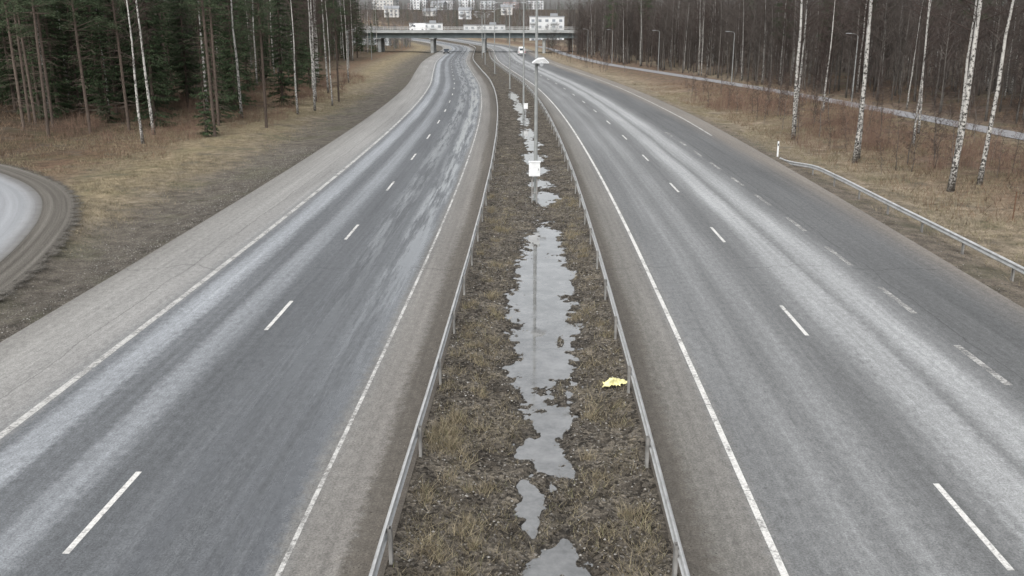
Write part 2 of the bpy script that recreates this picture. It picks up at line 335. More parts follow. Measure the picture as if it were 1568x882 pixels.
mRedB=randmat('heather_litter',[(0,(.08,.055,.04)),(.5,(.16,.11,.077)),(1,(.24,.175,.12))])
def scat(n,u0,u1,y0,y1,f=None,thr=0,nf=.5,seed=1,cond=None):
    yy=y0+(y1-y0)*rng.random(n);u=rng.uniform(u0,u1,n);x=cc(yy)+u
    k=fbm(x*nf,yy*nf,seed,3)>thr
    if cond is not None: k&=cond(x,yy,u)
    return x[k],yy[k],u[k]
def offramp(x,y,u): return (x>rampx(y)+1.8)|(y>77)
x,y,u=scat(150000,-36,-17.5,20,130,thr=-.15,seed=4,cond=lambda x,y,u:offramp(x,y,u)&(rng.random(len(x))<sstep(-17.5,-22,u)))
blades('verge_grass',x,y,gz(x,y)-.01,rng.uniform(.05,.2,len(x)),rng.uniform(.012,.03,len(x)),mStraw,1.4)
x,y,u=scat(150000,16.8,38,28,130,thr=-.12,seed=6,cond=lambda x,y,u:(u>eR(y)+.8)&(np.abs(u-pathu(y))>1.8)&(rng.random(len(x))<np.clip((u-17)/2.5,.15,1)))
blades('verge_grass',x,y,gz(x,y)-.01,rng.uniform(.06,.26,len(x)),rng.uniform(.012,.03,len(x)),mStraw,1.4)
x,y,u=scat(60000,-60,-24,62,140,thr=-.1,seed=8,cond=lambda x,y,u:offramp(x,y,u)&(u<-25-3*vn(y*.1,x*0,2)))
blades('forest_undergrowth',x,y,gz(x,y)-.01,rng.uniform(.1,.5,len(x)),rng.uniform(.015,.04,len(x)),mRedB,1.2)
x,y,u=scat(70000,20,60,42,150,thr=.0,nf=.25,seed=9,cond=lambda x,y,u:np.abs(u-pathu(y))>2)
blades('forest_undergrowth',x,y,gz(x,y)-.01,rng.uniform(.1,.6,len(x)),rng.uniform(.015,.04,len(x)),mRedB,1.2)
x,y,u=scat(130000,-2.3,2.3,10,70,thr=.05,nf=1.3,seed=12,cond=lambda x,y,u:rng.random(len(x))<np.interp(y,[10,18,24,30,70],[1,.85,.5,.22,.2]))
z=medz(x,y,u);k=z>-.165;x,y,z=x[k],y[k],z[k]
blades('median_grass',x,y,z-.01,rng.uniform(.03,.16,len(x)),rng.uniform(.006,.016,len(x)),mStrawM,1.8)
tx=[];ty=[]
for q in range(190):
    yq=10+38*rng.random()**1.5;uq=rng.choice([-1,1])*rng.uniform(.9,2.25);n=int(rng.uniform(30,120));r_=rng.uniform(.06,.2)
    tx.append(cc(yq)+uq+rng.normal(size=n)*r_);ty.append(yq+rng.normal(size=n)*r_)
for q in range(14):   # taller pale tufts beside the left rail
    yq=rng.uniform(15.5,20);n=90;tx.append(cc(yq)-rng.uniform(1.7,2.2)+rng.normal(size=n)*.09);ty.append(yq+rng.normal(size=n)*.12)
x=np.concatenate(tx);y=np.concatenate(ty);u=x-cc(y);k=np.abs(u)<2.35;x,y,u=x[k],y[k],u[k];z=medz(x,y,u);k=z>-.17;x,y,z=x[k],y[k],z[k]
blades('grass_tussocks',x,y,z-.01,rng.uniform(.08,.28,len(x)),rng.uniform(.006,.014,len(x)),mStraw,1.5)
mStone=randmat('gravel_stones',[(0,(.05,.047,.042)),(.5,(.12,.11,.097)),(.9,(.2,.188,.17)),(1,(.36,.35,.33))])
def stones(name,x,y,z,s):
    o=np.array([(1,0,0),(0,1,0),(-1,0,0),(0,-1,0),(0,0,1),(0,0,-1)],float);n=len(x)
    V=np.stack([x,y,z],-1)[:,None]+(o[None]*s[:,None,None])*rng.uniform(.5,1.1,(n,6,1))*np.array([1,1,.7])
    f=np.array([(0,1,4),(1,2,4),(2,3,4),(3,0,4),(1,0,5),(2,1,5),(3,2,5),(0,3,5)])
    F=(f[None]+6*np.arange(n)[:,None,None]).reshape(-1,3)
    link(bpy.data.objects.new(name,mk_mesh(name,V.reshape(-1,3),F,[mStone])))
x,y,u=scat(26000,-2.35,2.35,9,60,thr=-.5);z=medz(x,y,u);stones('gravel',x,y,z,rng.uniform(.01,.045,len(x)))
x,y,u=scat(20000,-20,-15.1,20,70,thr=-.5,cond=lambda x,y,u:rng.random(len(x))<sstep(-20,-16,u)+.2);stones('gravel',x,y,gz(x,y),rng.uniform(.012,.045,len(x)))
x,y,u=scat(7000,15.3,19,25,80,thr=-.5);k=u>eR(y);stones('gravel',x[k],y[k],gz(x[k],y[k]),rng.uniform(.01,.035,k.sum()))
x,y,u=scat(3500,2.5,3.9,10,60,thr=-.5,cond=lambda x,y,u:rng.random(len(x))<sstep(3.6,2.5,u));stones('gravel',x,y,y*0+.004,rng.uniform(.006,.02,len(x)))
x,y,u=scat(3500,-3.9,-2.5,10,60,thr=-.5,cond=lambda x,y,u:rng.random(len(x))<sstep(-3.6,-2.5,u));stones('gravel',x,y,y*0+.004,rng.uniform(.006,.02,len(x)))

# ------------------------------------------------------------ guard rails (W-beam)
def rail(name,u,y0,y1,side,ends=(0,0),fy=0.):
    root=empty(name)
    pr=[(.0,.46),(.025,.468),(.065,.50),(.065,.53),(.012,.57),(.012,.605),(.065,.645),(.065,.675),(.025,.707),(0,.715)]
    ys=np.concatenate([np.arange(y0,min(y1,150),1.),np.arange(150,y1,4.)]) if y1>150 else np.arange(y0,y1+.01,1.)
    drop=np.zeros_like(ys)
    if ends[1]: drop=-.62*sstep(y1-9,y1,ys)
    base=np.array([gz1(cc(a)+u,a) if abs(u)>5 else -.02 for a in ys])
    if abs(u)>5: base=np.convolve(np.pad(base,3,'edge'),np.ones(7)/7,'valid')
    n=len(pr);V=[];jit=.03*fbm(ys*.15,ys*0,31,2);jz=.03*fbm(ys*.12,ys*0,37,2)
    for q,a in enumerate(ys):
        for d,h in pr: V.append((float(cc(a))+u+side*(d+.06)+jit[q],a,base[q]+h+drop[q]+jz[q]))
    i=np.arange(len(ys)-1)[:,None]*n+np.arange(n-1)[None];F=np.stack([i,i+1,i+n+1,i+n],-1).reshape(-1,4)
    link(bpy.data.objects.new('w_beam',mk_mesh('w_beam',V,F,[mZn],smooth=False)),root)
    b=B();a=y0+fy
    while a<y1-2:
        x0=float(cc(a))+u;bz=gz1(x0,a) if abs(u)>5 else -.02
        dz=-.62*float(sstep(y1-9,y1,a)) if ends[1] else 0
        b.box((x0,a,bz+.2+dz),(.008,.12,.94));b.box((x0+side*.03,a-.056,bz+.2+dz),(.05,.008,.94));b.box((x0+side*.03,a+.064,bz+.2+dz),(.05,.008,.94))
        b.box((x0+side*.055,a,bz+.585+dz),(.03,.09,.2))
        a+=4 if a<220 else 8
    b.obj('posts',[mZnD],root)
rail('guard_rail',-2.33,-20,430,-1,fy=1.0+.6)
rail('guard_rail',2.3,-20,430,1,fy=.2+.9)
rail('guard_rail',17.25,-20,63,-1,ends=(0,1))

# ------------------------------------------------------------ lamp posts in median
def lamp_mesh():
    b=B();H=11.6
    b.tube([(0,0,-.3),(0,0,1.2),(0,0,6),(0,0,H)],[.11,.105,.085,.055],10)
    b.box((0,0,.02),(.36,.36,.04));b.box((0,-.108,.9),(.11,.03,.4))
    for s in(-1,1):
        b.tube([(0,0,H-.1),(s*.25,0,H+.15),(s*.9,0,H+.3),(s*1.7,0,H+.36)],[.04,.035,.03,.03],6)
        b.box((s*2.0,0,H+.36),(.75,.26,.09),1);b.box((s*2.05,0,H+.29),(.5,.2,.05),2)
    return b.mesh('street_lamp',[mPole,mGrey,mWhite])
LM=lamp_mesh()
for q in range(8):
    yv=47.6+44.3*q
    o=bpy.data.objects.new('street_lamp',LM);o.location=(float(cc(yv))+.15,yv,-.1+float(hill(0,yv)));o.rotation_euler=(R(rng.uniform(-.3,.3)),R(rng.uniform(-.3,.3)),0);link(o)
ca=empty('roadside_cabinet',(1.15,46.9,-.15))
b=B();b.box((-.12,0,.75),(.06,.06,1.6));b.box((.12,0,.75),(.06,.06,1.6));b.box((0,0,.55),(.3,.04,.05));b.obj('legs',[mZnD],ca)
b=B();b.box((0,-.02,1.78),(.56,.32,.7));b.box((0,-.02,2.15),(.62,.38,.035));b.box((0,-.185,1.78),(.5,.012,.62));b.box((.2,-.2,1.78),(.02,.02,.1),1);b.obj('cabinet',[mWhite,mDark],ca)
cm=empty('traffic_camera',(1.3,47.45,6.75))
b=B();b.tube([(0,.15,0),(.12,-.2,.05),(.14,-.35,.1)],[.03,.03,.03],6,1);b.tube([(.16,-.6,.06),(.16,.0,.12)],[.09,.1],10,1)
i=len(b.V);pts=[(-.3,-.45,.12),(-.02,-.5,.32),(.3,-.5,.34),(.55,-.4,.12)];
for p in pts: b.V.append(p)
for p in pts: b.V.append((p[0],p[1]+.5,p[2]+.05))
for j in range(3): b.F.append((i+j,i+j+1,i+j+5,i+j+4));b.M.append(0)
b.F.append((i,i+4,i+7,i+3));b.M.append(0);b.F.append((i+3,i+2,i+1,i));b.M.append(0);b.F.append((i+4,i+5,i+6,i+7));b.M.append(0)
b.obj('housing',[mWhite,mGrey],cm)
jb=empty('junction_box',(1.35,91.6,.6));b=B();b.box((.0,-.2,.5),(.4,.2,.5));b.box((0,-.2,.77),(.44,.24,.03));b.box((0,-.31,.5),(.34,.01,.44));b.tube([(0,-.12,-1.),(0,-.12,.3)],[.04,.04],6,1);b.obj('box',[mWhite,mGrey],jb)
def slamp():
    b=B();b.tube([(0,0,-.3),(0,0,4),(0,0,7.6)],[.08,.065,.045],8);b.tube([(0,0,7.5),(-.2,0,7.75),(-.9,0,7.85)],[.035,.03,.03],6);b.box((-1.15,0,7.84),(.6,.22,.08),1)
    return b.mesh('path_lamp',[mPole,mGrey])
SL=slamp()
for yv in(72,112,152,190,228,266,300):
    xx=float(cc(yv))+float(pathu(yv))+2.2;o=bpy.data.objects.new('path_lamp',SL);o.location=(xx,yv,gz1(xx,yv));link(o)
for xx,yv in((-34.5,200),(-37,250)):
    o=bpy.data.objects.new('path_lamp',SL);o.location=(xx,yv,gz1(xx,yv));o.rotation_euler=(0,0,math.pi);link(o)
for xx,yv in((18.5,64.2),):
    p=empty('marker_post',(xx,yv,gz1(xx,yv)));b=B();b.box((0,0,.5),(.11,.05,1.05));b.box((0,0,1.03),(.10,.04,.04));b.obj('body',[mWhite],p);b=B();b.box((0,-.028,.82),(.07,.006,.16));b.obj('band',[mDark],p)
p=empty('iron_post',(23.6,42.6,gz1(23.6,42.6)));b=B();b.tube([(0,0,-.2),(0,0,1.35)],[.03,.03],8);b.box((0,0,1.36),(.09,.09,.03));b.obj('post',[mRust],p)
n=26;g=np.linspace(-1,1,n);GX,GY=np.meshgrid(g,g);rr=np.sqrt(GX**2+GY**2)
th=np.arctan2(GY,GX);rad=1+.3*np.sin(th*2+.6)+.22*np.sin(th*5+1)
XX=GX*.28*rad;YY=GY*.18*rad;ZZ=.13*np.exp(-2*rr**2)+.22*np.abs(fbm(GX*3,GY*3,41,4))*(1-.4*rr)
i=np.arange(n-1)[:,None]*n+np.arange(n-1)[None];F=np.stack([i,i+1,i+n+1,i+n],-1).reshape(-1,4)
ctr=(rr[:-1,:-1]<1.0).reshape(-1)
o=bpy.data.objects.new('plastic_bag',mk_mesh('plastic_bag',np.stack([XX,YY,ZZ],-1).reshape(-1,3),F[ctr],[mYel]));o.location=(2.56,21.6,-.03);o.rotation_euler=(R(4),0,.15);link(o)

# ------------------------------------------------------------ bridge
br=empty('road_bridge',(0,326,0),R(-2))
b=B();x0,x1=-95,75
b.box(((x0+x1)/2,0,6.75),(x1-x0,11,.4));b.box(((x0+x1)/2,-5.62,6.85),(x1-x0,.3,.95))
b.box(((x0+x1)/2,5.62,6.85),(x1-x0,.3,.95));b.obj('deck',[mConc],br)
b=B();
for yy_ in(-3.9,0,3.9): b.box(((x0+x1)/2,yy_,5.62),(x1-x0,.7,1.84))
b.obj('girders',[mSteelB],br)
b=B()
for px in(-45,-27,-9.5,11,30):
    for yy_ in(-3.4,3.4): b.tube([(px,yy_,-.3),(px,yy_,4.35)],[.6,.6],12)
    b.box((px,0,4.51),(1.5,9.4,.34))
b.obj('piers',[mConc],br)
b=B()
for yy_ in(-5.6,5.6):
    for zz in(7.7,8.0,8.35): b.box(((x0+x1)/2,yy_,zz),(x1-x0,.08,.1))
    for px in np.arange(x0,x1,2.5): b.box((px,yy_,7.82),(.07,.07,.98))
b.obj('railing',[mZn],br)
b=B()
for s,px in((-1,-62),(1,46)):
    i=len(b.V)
    for yy_ in(-9,9): b.V+= [(px,yy_,-.5),(px+s*14,yy_*.8,6.5),(px+s*60,yy_*.8,6.5),(px+s*60,yy_*1.6,-.5)]
    for f in((0,1,5,4),(0,3,2,1),(4,5,6,7),(1,2,6,5)): b.F.append(tuple(i+j for j in f));b.M.append(0)
b.obj('embankment',[mG],br)

# ------------------------------------------------------------ vehicles
mCarW=simple('white_car_paint',(.7,.7,.7),.3,.5);mCarD=simple('dark_car_paint',(.04,.045,.055),.3,.5);mRed=simple('red_lamp_lens',(.4,.02,.02),.3);mHead=simple('headlamp_lens',(.8,.8,.78),.2,.6)
def vehicle(name,loc,rz,prof,w,wheels,wins,paint_m,front_x,rear_x):
    root=empty(name,loc,rz);b=B();n=len(prof);i=len(b.V)
    for sx in(-1,1):
        for (yv,zv) in prof:
            t=.14*max(0,(zv-1.0)); b.V.append((sx*(w/2-t),yv,zv))
    for j in range(n): k=(j+1)%n;b.F.append((i+j,i+k,i+n+k,i+n+j));b.M.append(0)
    b.F.append(tuple(i+j for j in range(n))[::-1]);b.M.append(0);b.F.append(tuple(i+n+j for j in range(n)));b.M.append(0)
    b.obj('body',[paint_m],root)
    b=B()
    for yv in wheels:
        for s in(-1,1):
            b.tube([(s*(w/2-.2),yv,.33),(s*(w/2+.02),yv,.33)],[.33,.33],16,0);b.tube([(s*(w/2+.0),yv,.33),(s*(w/2+.035),yv,.33)],[.19,.17],12,1)
    b.obj('wheels',[mDark,mGrey],root)
    b=B()
    for c,d in wins: b.box(c,d)
    b.obj('windows',[mGlass],root)
    b=B()
    for s in(-1,1): b.box((s*(w/2-.15),front_x,.75),(.28,.05,.16),0);b.box((s*(w/2-.12),rear_x,.95),(.16,.05,.35),1)
    b.box((0,rear_x,.5),(w*.9,.08,.2),2);b.box((0,front_x,.42),(w*.9,.08,.2),2);b.obj('lamps_and_bumpers',[mHead,mRed,mDark],root)
    return root
vp=[(-2.7,.3),(2.7,.3),(2.75,.9),(2.5,1.15),(1.75,1.4),(1.15,2.35),(.8,2.5),(-2.6,2.5),(-2.75,2.2),(-2.75,.5)]
vw=[((0,-2.76,1.75),(1.4,.03,.6)),((-.93,1.1,1.65),(.06,.8,.55)),((.93,1.1,1.65),(.06,.8,.55)),((0,1.6,1.95),(1.5,.5,.4))]
vehicle('delivery_van',(float(cc(292))+12.2,292,.01),R(3),vp,2.05,(-1.7,1.8),vw,mCarW,2.74,-2.76)
cp=[(-2.2,.28),(2.2,.28),(2.25,.65),(2.1,.8),(1.1,.95),(.35,1.42),(-1.1,1.45),(-1.95,1.0),(-2.25,.9),(-2.28,.45)]
vehicle('passenger_car',(float(cc(310))-11.5,310,.01),R(182),cp,1.8,(-1.35,1.4),[((0,.75,1.2),(1.4,.5,.3)),((-.85,-.3,1.18),(.05,1.6,.3)),((.85,-.3,1.18),(.05,1.6,.3)),((0,-1.5,1.22),(1.3,.5,.25))],mCarD,2.24,-2.27)
vehicle('delivery_van',(-32,325.,6.96),R(88),vp,2.05,(-1.7,1.8),vw,mCarW,2.74,-2.76)

# ------------------------------------------------------------ buildings
mW1=simple('white_render',(.56,.57,.575),.8);mW2=simple('cream_render',(.47,.46,.44),.8);mW3=simple('pink_brick',(.36,.29,.28),.85);mW4=simple('grey_panel',(.42,.44,.45),.7);mRoof=simple('grey_roofing',(.24,.25,.26),.8)
def building(name,x,y,w,d,fl,wall,rz=0,z=None,fh=3.,bays=None,gable=False):
    z=gz1(x,y)-.5 if z is None else z;root=empty(name,(x,y,z),rz);H=fl*fh+1.
    b=B();b.box((0,0,H/2),(w,d,H));b.obj('walls',[wall],root)
    b=B()
    if gable:
        i=len(b.V);b.V+=[(-w/2-.4,-d/2-.4,H+.01),(w/2+.4,-d/2-.4,H+.01),(w/2+.4,d/2+.4,H+.01),(-w/2-.4,d/2+.4,H+.01),(-w/2-.4,0,H+2.5),(w/2+.4,0,H+2.5)]
        for f in((0,1,5,4),(2,3,4,5),(1,2,5),(3,0,4),(3,2,1,0)): b.F.append(tuple(i+j for j in f));b.M.append(0)
    else: b.box((0,0,H+.2),(w+.5,d+.5,.39));b.box((w*.2,0,H+1.1),(4,4,1.4))
    b.obj('roof',[mRoof],root)
    b=B();n=bays or int(w/3.4)
    for f in range(fl):
        zc=1.6+f*fh+.7
        for q in range(n):
            xc=-w/2+(q+.5)*w/n
            for s in(-1,1): b.box((xc,s*(d/2+.01),zc),(w/n*.45,.08,1.3))
        m=max(2,int(d/4))
        for q in range(m):
            yc=-d/2+(q+.5)*d/m
            for s in(-1,1): b.box((s*(w/2+.01),yc,zc),(.08,d/m*.4,1.3))
    b.obj('windows',[mGlassF],root)
    b=B()
    for q in range(0,n,3):
        xc=-w/2+(q+.5)*w/n
        for f in range(1,fl): b.box((xc,-d/2-.6,1.3+f*fh-.1),(w/n*.9,1.1,.9))
    b.obj('balconies',[mW1 if wall is not mW1 else mW4],root)
building('apartment_building',18.5,505,18,14,4,mW1,R(-3),z=-.6,fh=3.2)
building('warehouse_building',-66,430,22,12,2,mW4,R(2),fh=2.8);building('warehouse_building',-16,560,24,12,2,mW1,0,fh=2.8)
building('warehouse_building',-52,580,20,14,2,mW1,R(4),fh=3.)
for x_,y_,w_,f_,m_ in((-132,1000,22,3,mW2),(-104,1080,18,4,mW1),(-76,1000,14,2,mW4),(-52,1110,18,4,mW1),(-26,1060,16,3,mW4),(0,1120,18,3,mW3),(26,1090,18,3,mW1),(-145,1130,22,4,mW1),(-118,1180,20,3,mW3),(-80,1170,18,4,mW1),(-30,1180,18,3,mW2),(-70,820,11,1,mW2),(-38,780,10,2,mW1),(-100,800,12,2,mW2),(-5,860,10,2,mW2)):
    building('apartment_building',x_,y_,w_,12,f_,m_,R(rng.uniform(-15,15)),gable=f_<3)

# ------------------------------------------------------------ trees
def birchbark():
    k=NT('birch_bark',.7,.2);P=k.objc();sp=k.n('ShaderNodeSeparateXYZ');k.set(sp.inputs[0],P)
    n=k.noise(k.scale(P,(4,4,4.5)),1.6,5,.75)
    th=k.rng(sp.outputs[2],0,11,.06,-.04)
    m=k.ramp(k.math('SUBTRACT',n,th),[(.0,(.03,.028,.026)),(.43,(.05,.046,.042)),(.47,(.4,.39,.365)),(1,(.62,.61,.58))])
    k.col(k.mix(k.rng(k.math('ADD',sp.outputs[2],k.math('MULTIPLY',n,1.6)),.7,2.,.8,0.),m,(.08,.07,.06,1)));return k.m
mBirch=birchbark()
def bark(name,a,b_,c,g=1.):
    k=NT(name,.9,.1);P=k.objc();r=k.n('ShaderNodeObjectInfo').outputs['Random']
    k.col(k.mul(k.ramp(k.noise(k.scale(P,(8,8,2)),2.,5,.7),[(.3,a),(.5,b_),(.7,c)]),k.rng(r,0,1,.6*g,1.45*g)));return k.m
mBark=bark('bare_tree_bark',(.05,.045,.04),(.105,.097,.088),(.175,.163,.148))
mBarkF=bark('haze_tinted_bark',(.12,.115,.11),(.165,.16,.15),(.22,.21,.2))  # far bark lightened in colour to stand in for distance haze
mPineB=bark('pine_bark',(.042,.036,.032),(.083,.066,.055),(.13,.102,.082))
mTwig=simple('birch_twigs',(.065,.05,.045),.9,.1);mTwigG=simple('grey_twigs',(.092,.08,.072),.9,.1);mTwigF=simple('haze_tinted_twigs',(.175,.157,.15),.9,.1)  # mTwigF: paler copy of the twigs, haze mixed into its base colour
mShrub=randmat('shrub_stems',[(0,(.1,.065,.05)),(1,(.24,.165,.125))])
def needles(name,c0,c1):
    k=NT(name,.75,.15);g=k.n('ShaderNodeNewGeometry').outputs['Random Per Island'];r=k.n('ShaderNodeObjectInfo').outputs['Random'];P=k.objc()
    base=k.ramp(k.math('ADD',k.math('MULTIPLY',g,.5),k.math('MULTIPLY',k.noise(P,.9,3),.5)),[(.15,c0),(.75,c1)])
    k.col(k.mul(base,k.rng(r,0,1,.75,1.35)));return k.m
mSpr=needles('spruce_needles',(.016,.029,.015),(.052,.075,.037));mPin=needles('pine_needles',(.026,.04,.023),(.072,.094,.052));mSprF=needles('haze_tinted_needles',(.07,.085,.07),(.12,.135,.115))  # mSprF: spruce needles with distance haze painted in as paler green
def tri_arr(P,D,N,L,W):
    V=np.zeros((len(P),3,3));V[:,0]=P-N*W[:,None]/2;V[:,1]=P+N*W[:,None]/2;V[:,2]=P+D*L[:,None];return V
def rand_unit(n):
    v=rng.normal(size=(n,3));return v/np.linalg.norm(v,axis=1)[:,None]
def combine(name,b,tris,mats,tm):
    base=len(b.V);V=list(b.V)+[tuple(p) for p in tris.reshape(-1,3)]
    F=list(b.F)+[(base+3*i,base+3*i+1,base+3*i+2) for i in range(len(tris))]
    me=bpy.data.meshes.new(name);me.from_pydata(V,[],F)
    for m in mats: me.materials.append(m)
    me.polygons.foreach_set('material_index',list(b.M)+[tm]*len(tris));me.update();return me
def spruce(H,low,Rm,seed,mats=None,dens=15):
    r=random.Random(seed);b=B();b.tube([(0,0,-.4),(0,0,H*.5),(0,0,H)],[.16,.1,.015],7)
    T=[];z=low
    for q in range(int(low*8)):
        zz=r.uniform(.8,low+.5);az=r.uniform(0,6.28);L=r.uniform(.4,1.3);b.tube([(0,0,zz),(math.cos(az)*L,math.sin(az)*L,zz-.15*L)],[.018,.005],3)
    while z<H-.2:
        f=1-(z-low)/(H-low);L0=Rm*(f**.75)*(.9 if f<.93 else .7)+.15
        for q in range(7):
            if r.random()<.15: continue
            az=r.uniform(0,6.283);L=L0*r.uniform(.45,1.25);dr=-.18-.25*f*r.random()
            d=np.array([math.cos(az),math.sin(az),dr]);side=np.array([-math.sin(az),math.cos(az),0])
            b.tube([(0,0,z),tuple(np.array([0,0,z])+d*L*.95)],[.025,.006],3,0)
            n=int(dens-1+L*dens);t=rng.uniform(.12,1,n);lat=rng.normal(size=n)*.22*(1.15-t)*L**.6
            P=np.array([0,0,z])+d*L*t[:,None]+side*lat[:,None];P[:,2]-=np.abs(lat)*.25+rng.random(n)*.1;P[:,2]+=.12*L*t**3
            D=d*rng.uniform(.3,1,n)[:,None]+side*(np.sign(lat)*rng.uniform(.2,.9,n))[:,None]+np.array([0,0,-1])*rng.uniform(.1,.7,n)[:,None];D/=np.linalg.norm(D,axis=1)[:,None]
            N=np.cross(D,rand_unit(n));N/=np.linalg.norm(N,axis=1)[:,None]+1e-6
            T.append(tri_arr(P,D,N,rng.uniform(.16,.36,n),rng.uniform(.05,.11,n)))
        z+=r.uniform(.28,.46)
    return combine('spruce',b,np.concatenate(T),mats or [mPineB,mSpr],1)
def pine(H,crown,seed):
    r=random.Random(seed);b=B();lx=r.uniform(-.3,.3)
    b.tube([(0,0,-.4),(lx*.3,0,H*.4),(lx,.1,H*.75),(lx,.1,H)],[.15,.12,.08,.02],8);T=[]
    for q in range(60):
        z=r.uniform(1.2,crown+1);az=r.uniform(0,6.28);L=r.uniform(.3,1.9);b.tube([(lx*.4*z/H,0,z),(math.cos(az)*L*.6,math.sin(az)*L*.6,z+.02),(math.cos(az+.1)*L,math.sin(az+.1)*L,z-.18*L)],[.02,.012,.004],3)
        for s in range(3):
            t=r.uniform(.4,1);b.tube([(math.cos(az)*L*t,math.sin(az)*L*t,z-.1*L*t),(math.cos(az+.4*r.gauss(0,1))*L*(t+.3),math.sin(az+.4*r.gauss(0,1))*L*(t+.3),z-.3*L*t)],[.008,.004],3)
    for q in range(50):
        z=r.uniform(crown,H);az=r.uniform(0,6.28);f=(H-z)/(H-crown);L=(.6+2.2*f**.7*(1.2-.4*f))*r.uniform(.6,1.1)
        d=np.array([math.cos(az),math.sin(az),r.uniform(-.05,.35)]);o=np.array([lx,.1,z]);b.tube([tuple(o),tuple(o+d*L)],[.04,.01],4)
        for s in range(6):
            c=o+d*L*r.uniform(.45,1.05)+np.array([r.gauss(0,.22),r.gauss(0,.22),r.gauss(.05,.15)]);n=32
            P=c+rng.normal(size=(n,3))*np.array([.2,.2,.1]);D=rand_unit(n);D[:,2]=np.abs(D[:,2])*.7;N=np.cross(D,rand_unit(n));N/=np.linalg.norm(N,axis=1)[:,None]+1e-6
            T.append(tri_arr(P,D,N,rng.uniform(.12,.25,n),rng.uniform(.03,.07,n)))
    return combine('pine',b,np.concatenate(T),[mPineB,mPin],1)
def bare(H,low,seed,rad,mats,nb=46,spread=.33,up=.9,droop=0.,twn=7,thick=1.,bm=1):
    r=random.Random(seed);b=B();lx,ly=r.uniform(-.5,.5),r.uniform(-.5,.5);wob=[(r.uniform(-.08,.08),r.uniform(-.08,.08)) for _ in range(8)]
    def tp(z):
        f=z/H;i=min(int(f*7),6);g=f*7-i;w=[wob[i][k]*(1-g)+wob[i+1][k]*g for k in(0,1)];return np.array([lx*f*f*2+w[0],ly*f*f*2+w[1],z])
    zs=[-.4]+[H*i/14 for i in range(1,15)]
    b.tube([tuple(tp(max(z,0))[:2])+(z,) for z in zs],[rad*(1.25 if z<0 else (1-.93*(z/H)**.9)) for z in zs],7,0)
    for q in range(nb):
        z=low+(H-low-.3)*(q+r.random())/nb;f=(z-low)/(H-low);az=r.uniform(0,6.28);L=H*spread*(.35+.65*math.sin(min(1,.25+f)*math.pi*.85))*r.uniform(.4,1.)*(1-.45*f)
        if f<.25: L*=.55
        o=tp(z);d=np.array([math.cos(az),math.sin(az),up*r.uniform(.5,1.3)]);d/=np.linalg.norm(d)
        p1=o+d*L*.5+np.array([r.gauss(0,.06),r.gauss(0,.06),0])*L;p2=o+d*L+np.array([0,0,.12*L-droop*L])
        r0=min(rad*.3,.01+.009*L)*thick;b.tube([tuple(o),tuple(p1),tuple(p2)],[r0,r0*.6,.006*thick],4,bm,cap=False)
        for s in range(twn):
            t=r.uniform(.25,1);c=(o+(p1-o)*t*2) if t<.5 else (p1+(p2-p1)*(t-.5)*2)
            e=d*.6+np.array([r.gauss(0,.6),r.gauss(0,.6),r.gauss(.1-droop,.4)]);e/=np.linalg.norm(e);l=L*r.uniform(.15,.4)+.15
            c2=c+e*l;b.tube([tuple(c),tuple(c2)],[.008*thick,.0045*thick],3,1,cap=False)
            for w in range(4):
                t=r.random();e2=e*.6+np.array([r.gauss(0,.55),r.gauss(0,.55),r.gauss(-droop,.45)]);e2/=np.linalg.norm(e2);c3=c+e*l*t
                b.tube([tuple(c3),tuple(c3+e2*l*.6)],[.0055*thick,.003*thick],3,1,cap=False)
    return b.mesh('bare',mats,True)
def shrub(seed,H=1.3):
    r=random.Random(seed);b=B()
    for q in range(22):
        x0,y0=r.gauss(0,.4),r.gauss(0,.4);h=H*r.uniform(.45,1.15);dx,dy=r.gauss(0,.25),r.gauss(0,.25)
        b.tube([(x0,y0,-.1),(x0+dx*.5,y0+dy*.5,h*.55),(x0+dx,y0+dy,h)],[.009,.007,.003],3,0,cap=False)
        for s in range(6):
            t=r.uniform(.3,1);c=(x0+dx*t,y0+dy*t,h*t);b.tube([c,(c[0]+r.gauss(0,.13),c[1]+r.gauss(0,.13),c[2]+r.uniform(.08,.3))],[.005,.0025],3,0,cap=False)
    return b.mesh('shrub',[mShrub])
SPR=[spruce(17,.5,2.3,1),spruce(20,2.4,2.6,2),spruce(14,.3,2.0,3)]
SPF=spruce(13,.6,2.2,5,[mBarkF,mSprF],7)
SMALL=spruce(4,.15,1.1,9)
PIN=[pine(18,8.5,4),pine(20,10.5,5)]
BIR=[bare(19,6.5,11,.15,[mBirch,mTwig],droop=.25,spread=.26),bare(17,5.4,12,.125,[mBirch,mTwig],droop=.2,spread=.24),bare(20,7.5,13,.165,[mBirch,mTwig],droop=.3,spread=.26)]
BAR=[bare(16,2.,21,.12,[mBark,mTwigG],nb=48,thick=1.4),bare(14,1.2,22,.09,[mBark,mTwigG],nb=46,thick=1.4,spread=.25),bare(18,4.5,23,.15,[mBark,mTwigG],nb=42,thick=1.4,spread=.27),bare(12,.8,24,.07,[mBark,mTwig],nb=42,thick=1.4,spread=.25)]
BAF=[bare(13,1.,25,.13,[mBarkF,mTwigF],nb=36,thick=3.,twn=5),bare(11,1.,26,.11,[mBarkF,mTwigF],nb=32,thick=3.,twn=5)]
SAP=[bare(5,.6,31,.028,[mBark,mTwig],nb=26,twn=3,spread=.25),bare(7,.8,32,.04,[mBark,mTwig],nb=30,twn=4,spread=.25)]
SHR=[shrub(1),shrub(2,1.0),shrub(3,1.6)]
